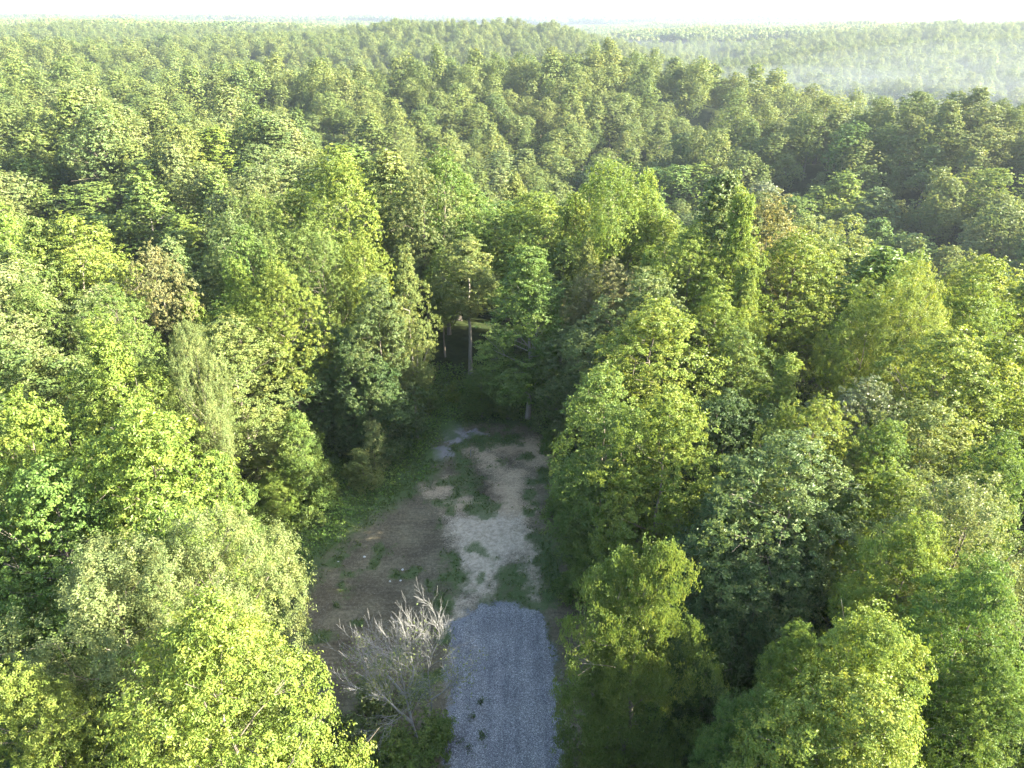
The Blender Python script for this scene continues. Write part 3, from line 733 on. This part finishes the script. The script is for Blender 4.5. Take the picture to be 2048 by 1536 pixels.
tens = ['', '', 'twenty', 'thirty', 'forty', 'fifty', 'sixty', 'seventy', 'eighty', 'ninety']
def word(n): return ones[n] if n < 20 else tens[n // 10] + ('-' + ones[n % 10] if n % 10 else '')
SHAPE = {'maple': 'broad leafy', 'oak': 'rounded', 'poplar': 'upright oval', 'cone': 'narrow pointed', 'spiky': 'sprigged', 'edge': 'full-skirted'}
COLN = {'bright': 'light green', 'green': 'mid green', 'yellow': 'yellow-green', 'olive': 'olive', 'khaki': 'khaki', 'sage': 'pale sage', 'ash': 'grey-green', 'teal': 'dark bluish', 'dark': 'blackish green', 'tan': 'tan', 'silver': 'silvery'}
used = set()
for k in order:
    if fd[k] < 66: col = rg.choice(['green', 'teal', 'dark', 'ash', 'olive'], p=[.35, .2, .15, .15, .15])
    elif fx[k] > 25: col = rg.choice(['bright', 'yellow', 'green', 'olive', 'sage', 'ash', 'khaki', 'tan'], p=[.28, .12, .2, .12, .12, .1, .04, .02])
    else: col = rg.choice(['bright', 'yellow', 'green', 'olive', 'sage', 'ash', 'khaki', 'tan'], p=[.2, .08, .15, .19, .2, .08, .07, .03])
    form = FORMS[ff[k]]
    px = int(np.clip(pu[k] / 20.48, 1, 99)); py = int(np.clip(pv[k] / 15.36, 1, 99))
    lab = f"{SHAPE[form]} {COLN[col]} tree, {word(px)} percent across and {word(py)} percent down the photo"
    if lab in used: lab = lab.replace(' tree,', ' tree half hidden,')
    used.add(lab)
    place_tree('tree', fx[k], fy[k], fh[k], fw[k], form, str(col), int(lod[k]), int(fv[k]), fr[k], lab, 'trees of the forest')
rest = np.ones(nf, bool); rest[order] = False
rest &= ~((fk == 0) & (fd < 30) & ~inview & (fx < -12))          # out of frame and casting no shade into it

# prototypes that only the one forest object uses
coll = bpy.data.collections.new('forest_kinds'); protos = []
def proto(me):
    o = bpy.data.objects.new('forest_kind_%03d' % len(protos), me); coll.objects.link(o); protos.append(o); return len(protos) - 1
def merged(crown, trunk):
    """crown and trunk as one mesh for the forest object"""
    me = crown.copy(); me.materials.clear(); me.materials.append(MIX)
    if trunk is None: return me
    nv, nvt = len(me.vertices), len(trunk.vertices)
    co = np.empty(nv * 3, np.float32); me.vertices.foreach_get('co', co)
    ct = np.empty(nvt * 3, np.float32); trunk.vertices.foreach_get('co', ct)
    li = np.empty(len(me.loops), np.int32); me.loops.foreach_get('vertex_index', li)
    lt = np.empty(len(trunk.loops), np.int32); trunk.loops.foreach_get('vertex_index', lt)
    q = lt.reshape(-1, 4); tri = np.concatenate([q[:, [0, 1, 2]], q[:, [0, 2, 3]]]) + nv
    ti = np.empty(nv, np.float32); me.attributes['tint'].data.foreach_get('value', ti)
    m2 = mesh_from('forest_kind', np.concatenate([co.reshape(-1, 3), ct.reshape(-1, 3)]), np.concatenate([li, tri.ravel()]), 3, {'tint': np.concatenate([ti, np.zeros(nvt)])}, MIX)
    m2.materials.append(BARK)
    mi = np.zeros(len(m2.polygons), np.int32); mi[len(li) // 3:] = 1; m2.polygons.foreach_set('material_index', mi)
    return m2
pidx = {}
for L in (1, 2, 3, 4):
    for f_i, form in enumerate(FORMS):
        for v in range(3): pidx[(f_i, L, v)] = proto(merged(*tree_meshes(form, L, v)))
def patch_mesh(seed):
    """a 60 m square of distant canopy: separate lumpy crowns"""
    r2 = np.random.default_rng(seed); Ps, Ns, Ts = [], [], []
    for a in range(7):
        for b in range(7):
            cx = (a - 3 + r2.uniform(-.4, .4)) * 8.6; cyy = (b - 3 + r2.uniform(-.4, .4)) * 8.6
            h = r2.uniform(17, 25); n = 60; rr = r2.uniform(3.8, 5.6)
            D = r2.normal(size=(n, 3)); D[:, 2] = np.abs(D[:, 2]) * 1.1; D /= np.linalg.norm(D, axis=1, keepdims=True)
            Ps.append(np.array([cx, cyy, h - 6]) + D * np.array([rr, rr, 6.5]) * r2.uniform(.75, 1.05, (n, 1)))
            Ns.append(D + r2.normal(size=(n, 3)) * .35); Ts.append(np.clip(r2.uniform(.1, .9) + r2.normal(size=n) * .12, 0, 1))
    me = leaves_mesh('canopy_patch', np.concatenate(Ps), np.concatenate(Ns), 3.4, r2, aspect=0.9, tint=np.concatenate(Ts), fold=.1)
    me.materials.append(MIX); return me
patch_ids = [proto(patch_mesh(s)) for s in (3, 4, 5)]
ix = np.array([patch_ids[v] if kk == 4 else pidx[(a, int(L), int(v))] for a, L, v, kk in zip(ff, lod, fv, fk)], np.int32)
HZ = np.array([FORM[f]['z1'] for f in FORMS])[ff]; HR = np.array([FORM[f]['Rw'] for f in FORMS])[ff]
sxy = np.where(fk == 4, fsc, fw / (2 * HR * 0.93)); szz = np.where(fk == 4, fsc * 0.55 + 0.45, fh / HZ)
rr = np.where(fk == 4, np.round(fr / 1.5708) * 1.5708, fr)
P = np.stack([fx, fy, fz - np.where(fk == 4, 2.0, 0)], 1)[rest]
me = bpy.data.meshes.new('forest'); me.vertices.add(len(P)); me.vertices.foreach_set('co', P.astype(np.float32).ravel())
at = me.attributes.new('pick', 'INT', 'POINT'); at.data.foreach_set('value', ix[rest])
at = me.attributes.new('size', 'FLOAT_VECTOR', 'POINT'); at.data.foreach_set('vector', np.stack([sxy, sxy, szz], 1)[rest].astype(np.float32).ravel())
at = me.attributes.new('turn', 'FLOAT_VECTOR', 'POINT'); at.data.foreach_set('vector', np.stack([rr * 0, rr * 0, rr], 1)[rest].astype(np.float32).ravel())
forest = link('forest', me); tag(forest, 'unbroken green broadleaf forest rolling away to the hazy horizon', 'forest', kind='stuff')
gn = bpy.data.node_groups.new('forest', 'GeometryNodeTree')
gn.interface.new_socket('Geometry', in_out='INPUT', socket_type='NodeSocketGeometry')
gn.interface.new_socket('Geometry', in_out='OUTPUT', socket_type='NodeSocketGeometry')
gi = gn.nodes.new('NodeGroupInput'); go = gn.nodes.new('NodeGroupOutput')
ci = gn.nodes.new('GeometryNodeCollectionInfo'); ci.inputs['Collection'].default_value = coll
ci.inputs['Separate Children'].default_value = True; ci.inputs['Reset Children'].default_value = True
ip = gn.nodes.new('GeometryNodeInstanceOnPoints'); ip.inputs['Pick Instance'].default_value = True
def named(nm, ty):
    n = gn.nodes.new('GeometryNodeInputNamedAttribute'); n.data_type = ty; n.inputs[0].default_value = nm
    return next(o for o in n.outputs if o.enabled and o.name == 'Attribute')
gn.links.new(gi.outputs[0], ip.inputs['Points']); gn.links.new(ci.outputs[0], ip.inputs['Instance'])
gn.links.new(named('pick', 'INT'), ip.inputs['Instance Index']); gn.links.new(named('size', 'FLOAT_VECTOR'), ip.inputs['Scale'])
gn.links.new(named('turn', 'FLOAT_VECTOR'), ip.inputs['Rotation'])
gn.links.new(ip.outputs[0], go.inputs[0])
md = forest.modifiers.new('forest', 'NODES'); md.node_group = gn
print('FOREST', len(P), 'things', len(order), 'farthest thing', fd[order].max(), 'dist', np.percentile(fd[order], [10, 50, 90]))

# ------------------------------------------------------------------ weeds and grass round the lot (nobody could count them)
rg = np.random.default_rng(8)
def inside_lot(x, y):
    a, b = clear_attrs(x, y); return a
n = 150000
x = rg.uniform(-34, 30, n); y = rg.uniform(-5, 92, n)
a = inside_lot(x, y); sdl = poly_sdf(x, y, CLEAR); sdg = poly_sdf(x, y, GRAVEL)
sdd = poly_sdf(x + (fbm(x * .5, y * .5, 3, 3) - .5) * 3, y + (fbm(x * .5, y * .5, 4, 3) - .5) * 3, DIRT)
lush = np.clip(-sdd / 2.5, 0, 1) * np.clip((fbm(x * 0.35, y * 0.35, 15, 3) - 0.22) * 2.4, 0.1, 1)
k = (rg.random(n) < lush) & (sdg < -0.4)
x, y, lush, sdl = x[k], y[k], lush[k], sdl[k]
hgt = (0.25 + 1.15 * lush * fbm(x * 0.7, y * 0.7, 19, 3) + np.clip(-sdl / 5, 0, 1) * 1.6 * fbm(x * 0.25, y * 0.25, 29, 2)) * rg.uniform(0.15, 1, len(x))
z = ground(x, y) - 0.05 + hgt
N = rg.normal(size=(len(x), 3)) * 0.7 + np.array([0, 0, 0.8])
tint = np.clip(fbm(x * 0.6, y * 0.6, 31, 3) * 0.8 + rg.uniform(-.15, .35, len(x)), 0, 1)
me = leaves_mesh('undergrowth', np.stack([x, y, z], 1), N, 0.30, rg, tint=tint)
me.materials.append(leaf_mat('leaf_weed', [(0.150, 0.245, 0.055)]))
tag(link('undergrowth', me), 'knee-high green weeds along the margin of the cleared lot', 'weeds', kind='stuff')
n = 230000
x = rg.uniform(-26, 16, n); y = rg.uniform(8, 90, n)
a = inside_lot(x, y); sdg = poly_sdf(x, y, GRAVEL); patch = fbm(x * 1.3, y * 1.3, 61, 3)
k = (rg.random(n) < a[:, 2] ** 1.5 * np.clip((patch - 0.3) * 3, 0.08, 1) * (1 - a[:, 0]) ) & (sdg < 0.15)
x, y = x[k], y[k]
T_ = rg.normal(size=(len(x), 3)) * 0.5 + np.array([0, 0, 1.0])
me = leaves_mesh('grass', np.stack([x, y, 0.05 + rg.uniform(0, .1, len(x))], 1), rg.normal(size=(len(x), 3)) * np.array([1, 1, .4]) + np.array([0, 0, .5]), 0.26, rg, aspect=0.26, tipdir=T_, tint=np.clip(fbm(x, y, 5, 3) + rg.uniform(-.2, .3, len(x)), 0, 1))
me.materials.append(leaf_mat('leaf_grass', [(0.110, 0.160, 0.050)]))
tag(link('grass', me), 'short sparse grass on the cleared lot', 'grass', kind='stuff')

# ------------------------------------------------------------------ bare trees at the gravel's edge
def at_plane(u, v, Y):
    r = ray(u, v); t = Y / r[1]; return CAM + r * t
def grow(V, Fc, rg, p, d, L, r, level, tips):
    n = 4; seg = L / n
    for k in range(n):
        d = d + rg.normal(size=3) * 0.085 + np.array([0, 0, 0.07]); d /= np.linalg.norm(d)
        q = p + d * seg; r1 = r * (1 - 0.85 * (k + 1) / n) + 0.004
        tube(V, Fc, p, q, r * (1 - 0.85 * k / n) + 0.004, r1, 5 if level < 1 else 3)
        if level < 4 and rg.random() < (1, 1, 0.9, 0.6)[level]:
            for _ in range(1 if level else 2):
                a = rg.normal(size=3); a -= a.dot(d) * d; a /= np.linalg.norm(a)
                dd = d * 1.0 + a * 0.52; dd /= np.linalg.norm(dd)
                grow(V, Fc, rg, q, dd, L * rg.uniform(0.5, 0.75), r1 * 0.62, level + 1, tips)
        p = q
    tips.append(p)
def bare_tree(name, stems, label, seed, leafy, rbase=0.11):
    """stems: polylines of points; the last third of each is where boughs start"""
    rg = np.random.default_rng(seed); V, Fc, Vt, Ft, tips = [], [], [], [], []
    root = bpy.data.objects.new(name, None); C.objects.link(root); b = np.array(stems[0][0]); root.location = b
    tag(root, label, 'dead tree')
    for st in stems:
        st = [np.array(q, float) - b for q in st]; m = len(st)
        rs = [rbase * (1 - 0.8 * k / (m - 1)) * (1 if st is not stems else 1) for k in range(m)]
        for k in range(m - 1):
            nn = 4
            for j in range(nn):
                p = st[k] + (st[k + 1] - st[k]) * j / nn; q = st[k] + (st[k + 1] - st[k]) * (j + 1) / nn
                tube(V, Fc, p, q, rs[k] + (rs[k + 1] - rs[k]) * j / nn, rs[k] + (rs[k + 1] - rs[k]) * (j + 1) / nn, 7)
                for _q in range(1 if k + j / nn > 0.7 or (k == 0 and j == 3) or (k + j / nn > 0.3 and rg.random() < .3) else 0):
                    d = (st[k + 1] - st[k]); d /= np.linalg.norm(d)
                    a = rg.normal(size=3); a[2] = abs(a[2]) * .4; a /= np.linalg.norm(a); dd = d * 0.75 + a * 0.8; dd /= np.linalg.norm(dd)
                    grow(Vt, Ft, rg, q, dd, rg.uniform(1.2, 2.7), rs[k + 1] * 0.25 + 0.007, 1, tips)
        d = st[-1] - st[-2]; d /= np.linalg.norm(d); grow(Vt, Ft, rg, st[-1], d, 1.5, rs[-1], 1, tips)
    link('trunk', mesh_from('trunk_bare', np.array(V), np.array(Fc), 4, mat=BARK_DEAD, smooth=True), root)
    link('branches', mesh_from('branches_bare', np.array(Vt), np.array(Ft), 4, mat=BARK_DEAD, smooth=True), root)
    if leafy:
        tp = np.array(tips); tp = tp[tp[:, 2] < np.percentile(tp[:, 2], 55)]; tp = tp[rg.integers(0, len(tp), leafy)] + rg.normal(size=(leafy, 3)) * 0.35
        me = leaves_mesh('foliage_bare', tp, rg.normal(size=(leafy, 3)) + [0, 0, .5], 0.17, rg); me.materials.append(LEAF['sage']); link('foliage', me, root)
    return root
b = hit(841, 1500); Y = b[1]
mk = lambda Y, *pts: [at_plane(u, v, Y + 0.0) for u, v in pts]
s1 = mk(Y, (841, 1500), (824, 1445), (812, 1395), (802, 1350), (792, 1305))
s2 = [s1[2], at_plane(784, 1360, Y + .4), at_plane(752, 1325, Y + .9)]
s3 = [s1[1], at_plane(790, 1415, Y - .8), at_plane(758, 1385, Y - 1.2)]
s4 = [s1[2], at_plane(828, 1345, Y + .8), at_plane(820, 1300, Y + 1.4)]
s5 = [s1[1], at_plane(800, 1425, Y - 1.2), at_plane(775, 1400, Y - 2.0)]
bare_tree('dead_tree', [s1, s2, s3, s4, s5], 'leafless grey tree with a fan of fine twigs beside the gravel', 4, 1500)
b2 = hit(866, 1455); Y2 = b2[1]
t1 = mk(Y2, (866, 1455), (862, 1400), (856, 1345), (864, 1310), (880, 1275))
t2 = [t1[1], at_plane(885, 1385, Y2), at_plane(915, 1355, Y2)]
bare_tree('dead_tree', [t1, t2], 'thinner forked bare tree leaning over the gravel edge', 9, 500, 0.075)
def fallen(pts, label, seed):
    rg = np.random.default_rng(seed); P3 = [hit(u, v) + np.array([0, 0, 0.22]) for u, v in pts]; V, Fc, tips = [], [], []
    o0 = P3[0].copy(); P3 = [q - o0 for q in P3]
    for k, (p, q) in enumerate(zip(P3, P3[1:])):
        r = 0.09 * (1 - k / len(P3)); tube(V, Fc, p, q, r + .02, r, 6)
        for _ in range(2):
            d = q - p; d /= np.linalg.norm(d); a = rg.normal(size=3); a[2] = abs(a[2]); grow(V, Fc, rg, (p + q) / 2, (d + a * .6) / np.linalg.norm(d + a * .6), 1.3, r * .5 + .01, 2, tips)
    o = link('fallen_branch', mesh_from('fallen_branch', np.array(V), np.array(Fc), 4, mat=BARK_DEAD, smooth=True)); o.location = o0; tag(o, label, 'branch')
fallen([(799, 1523), (781, 1511), (730, 1506), (687, 1504)], 'pale fallen branch lying in the weeds below the dead tree', 1)
fallen([(878, 1466), (900, 1476), (922, 1486)], 'short pale stick on the gravel edge beneath the forked bare tree', 2)
fallen([(700, 1478), (735, 1470), (765, 1480)], 'twiggy broken branch among weeds below the dead tree', 3)

# shrubs and young plants
def shrub(u, v, wpx, h, col, var, label, name='shrub', leafsz=0.2, n=4200, cat='shrub'):
    b = hit(u, v); dep = proj(*b)[2]; Wd = wpx * dep / F / 2
    rg = np.random.default_rng(int(u * 7 + v)); 
    P, N, tint, cs = crown_points(rg, 'bush', Wd, 0.1, h, 12, Wd * 0.42, n, spread=0.25, twig=9)
    root = bpy.data.objects.new(name, None); C.objects.link(root); root.location = b; tag(root, label, cat)
    me = leaves_mesh('foliage_shrub', P, N, leafsz, rg, tint=tint); me.materials.append(LEAF[col]); link('foliage', me, root)
    V, Fc = [], []
    for c in cs: tube(V, Fc, (0, 0, -0.1), c[:3], 0.04, 0.012, 4)
    link('stem', mesh_from('stem_shrub', np.array(V), np.array(Fc), 4, mat=BARK), root)
shrub(728, 968, 75, 3.8, 'khaki', 0, 'leafy sapling clump catching light at the edge of the brown lot', 'sapling', n=6000, cat='sapling')
shrub(752, 940, 75, 5.6, 'sage', 0, 'taller half of the light sapling clump, set a step farther back', 'sapling', n=6000, cat='sapling')
shrub(820, 838, 42, 5.0, 'green', 0, 'slender sapling in deep shade at the far left weeds', 'sapling', n=1800, cat='sapling')
shrub(800, 1535, 210, 2.2, 'green', 0, 'dark leafy shrub covering the foot of the dead tree', n=9000)
shrub(700, 1500, 150, 1.8, 'ash', 1, 'low grey-green shrub in the shade beside the fallen branch', n=6000)
shrub(878, 1480, 60, 1.6, 'green', 1, 'small green shrub hugging the gravel edge', n=3000)
shrub(758, 1420, 90, 2.6, 'ash', 1, 'grey-green shrub under the dead tree twigs', n=4000)
shrub(640, 1010, 70, 1.6, 'green', 1, 'low weed shrub on the lot margin near the rounded small tree', n=2600)
shrub(560, 1120, 80, 1.8, 'green', 1, 'weed shrub where the margin narrows by the sage tree', n=2800)
shrub(1140, 1190, 70, 1.8, 'green', 1, 'shrub under the glossy green tree beside the sandy track', n=2800)
for (u, v, wp, hh, cl, lb) in ((665, 990, 46, 1.5, 'bright', 'light green young shrub in the weeds below the sapling clump'), (820, 868, 40, 2.0, 'green', 'shrub at the foot of the slender sapling in deep shade'),
        (862, 822, 44, 2.6, 'green', 'leafy shrub behind the grey rubble patch at the back of the lot'), (905, 806, 40, 2.2, 'bright', 'lighter shrub in the weedy gap at the very back of the lot'),
        (975, 822, 50, 2.8, 'green', 'shrub standing in front of the bare-trunked tree'), (1015, 838, 44, 2.2, 'olive', 'olive shrub just beside the pale leaning trunk foot'),
        (575, 1080, 60, 1.8, 'bright', 'light green weed shrub on the verge level with the sage tree'), (620, 1050, 50, 1.4, 'olive', 'olive weed shrub on the verge nearest the brown soil'),
        (1095, 905, 46, 2.4, 'green', 'leafy shrub at the end of the tan soil under the grey-green tree'), (1120, 1030, 60, 2.4, 'green', 'drooping shrub on the shaded edge by the glossy green tree')):
    shrub(u, v, wp, hh, cl, 0, lb, n=2600)
for (u, v, wp) in ((945, 1440, 18), (966, 1478, 22), (940, 1502, 30), (962, 1408, 12)):
    shrub(u, v, wp, 0.35, 'dark', 0, {945: 'weed tuft growing alone through the gravel, farther one', 966: 'weed tuft in the gravel near a larger one', 940: 'largest weed tuft at the gravel edge', 962: 'tiniest weed tuft out on the gravel'}[u], 'weed_tuft', 0.12, 160, 'weed')

# survey stake, pale stones
for (u, v, h, lab) in ((941, 915, 1.1, 'thin pale wooden survey stake standing in the bare soil'),):
    b = hit(u, v); V, Fc = [], []
    tube(V, Fc, (0, 0, -0.1), (0.03, 0, h), 0.045, 0.035, 4); tube(V, Fc, (0.03, 0, h - .25), (0.04, 0, h - .1), 0.055, 0.055, 4)
    o = link('survey_stake', mesh_from('survey_stake', np.array(V), np.array(Fc), 4, mat=BARK_DEAD)); o.location = b; tag(o, lab, 'stake')
m_st, nt, p = new_mat('stone'); nt.links.new(ramp(nt, noise(nt, 6), [(0.3, (0.4, 0.38, 0.35)), (0.7, (0.7, 0.68, 0.64))]), p.inputs['Base Color']); p.inputs['Roughness'].default_value = .8
def stone(u, v, r, lab):
    b = hit(u, v); rg = np.random.default_rng(int(u)); import bmesh
    bm = bmesh.new(); bmesh.ops.create_icosphere(bm, subdivisions=2, radius=r)
    for q in bm.verts: q.co = q.co * (1 + 0.25 * rg.normal() * 0.5); q.co.z *= 0.6
    me = bpy.data.meshes.new('stone'); bm.to_mesh(me); bm.free(); me.materials.append(m_st)
    o = link('stone', me); o.location = b + np.array([0, 0, r * .3]); tag(o, lab, 'stone', 'pale stones on the brown soil')
for q in ((729, 1115, .16, 'pale stone on brown soil, larger of a close pair'), (742, 1118, .1, 'pale stone beside the larger one of a close pair'), (815, 1113, .13, 'lone white stone midway between pair and sand'),
          (805, 1140, .12, 'pale stone just below the lone white stone'), (780, 1163, .10, 'pale stone lowest but one on brown soil'), (801, 1162, .11, 'pale stone beside its lower neighbour near the weeds'),
          (677, 1124, .09, 'small white stone by the grassy margin'), (791, 1044, .1, 'white stone highest up on brown soil')): stone(*q)

# ------------------------------------------------------------------ haze
me = bpy.data.meshes.new('haze')
H0, H1, HB = -70.0, 66.0, 17500.0
hv = [(sx * HB, sy * HB, z) for z in (H0, H1) for sx, sy in ((-1, -1), (1, -1), (1, 1), (-1, 1))]
me.from_pydata(hv, [], [(3, 2, 1, 0), (4, 5, 6, 7), (0, 1, 5, 4), (1, 2, 6, 5), (2, 3, 7, 6), (3, 0, 4, 7)])
hz = link('haze', me); tag(hz, 'thin pale morning haze over the forest', 'haze', kind='stuff')
mh = bpy.data.materials.new('haze'); mh.use_nodes = True; nt = mh.node_tree
nt.nodes.remove(nt.nodes['Principled BSDF'])
pv_ = nt.nodes.new('ShaderNodeVolumePrincipled'); pv_.inputs['Color'].default_value = (0.42, 0.49, 0.58, 1)
pv_.inputs['Density'].default_value = 0.00015; pv_.inputs['Anisotropy'].default_value = 0.3
nt.links.new(pv_.outputs[0], nt.nodes['Material Output'].inputs['Volume'])
me.materials.append(mh)

# mist lying in the far valley on the open side
rgm = np.random.default_rng(3)
def blob(cx, cyy, cz, rx, ry, rz, seed):
    import bmesh
    bm = bmesh.new(); bmesh.ops.create_icosphere(bm, subdivisions=3, radius=1)
    me = bpy.data.meshes.new('valley_mist')
    for q in bm.verts:
        k = 1 + 0.18 * math.sin(3 * q.co.x + seed) * math.cos(4 * q.co.y + seed)
        q.co = (q.co.x * rx * k, q.co.y * ry * k, q.co.z * rz)
    bm.to_mesh(me); bm.free(); me.materials.append(mmist)
    o = link('valley_mist', me); o.location = (cx, cyy, cz); tag(o, None, 'mist', kind='stuff'); return o
mmist = bpy.data.materials.new('mist'); mmist.use_nodes = True; nt = mmist.node_tree
nt.nodes.remove(nt.nodes['Principled BSDF'])
pv_ = nt.nodes.new('ShaderNodeVolumePrincipled'); pv_.inputs['Color'].default_value = (0.62, 0.70, 0.80, 1)
pv_.inputs['Density'].default_value = 0.00024; pv_.inputs['Anisotropy'].default_value = 0.4
nt.links.new(pv_.outputs[0], nt.nodes['Material Output'].inputs['Volume'])
for k, (x, y, z, rx, ry, rz) in enumerate([(360, 640, -50, 330, 170, 52), (480, 760, -50, 360, 230, 62), (300, 850, -50, 300, 280, 46),
                                           (560, 900, -50, 330, 260, 72), (330, 1400, -44, 620, 420, 50), (120, 1750, -46, 420, 420, 50), (135, 418, -40, 170, 80, 44)]):
    blob(x, y, z, rx, ry, rz, k)['label'] = 'faint mist between the near spur and the middle ridge' if k == 6 else 'white mist pooled in the valley beyond the near ridge' if k < 4 else 'fainter mist filling the far valley toward the skyline'
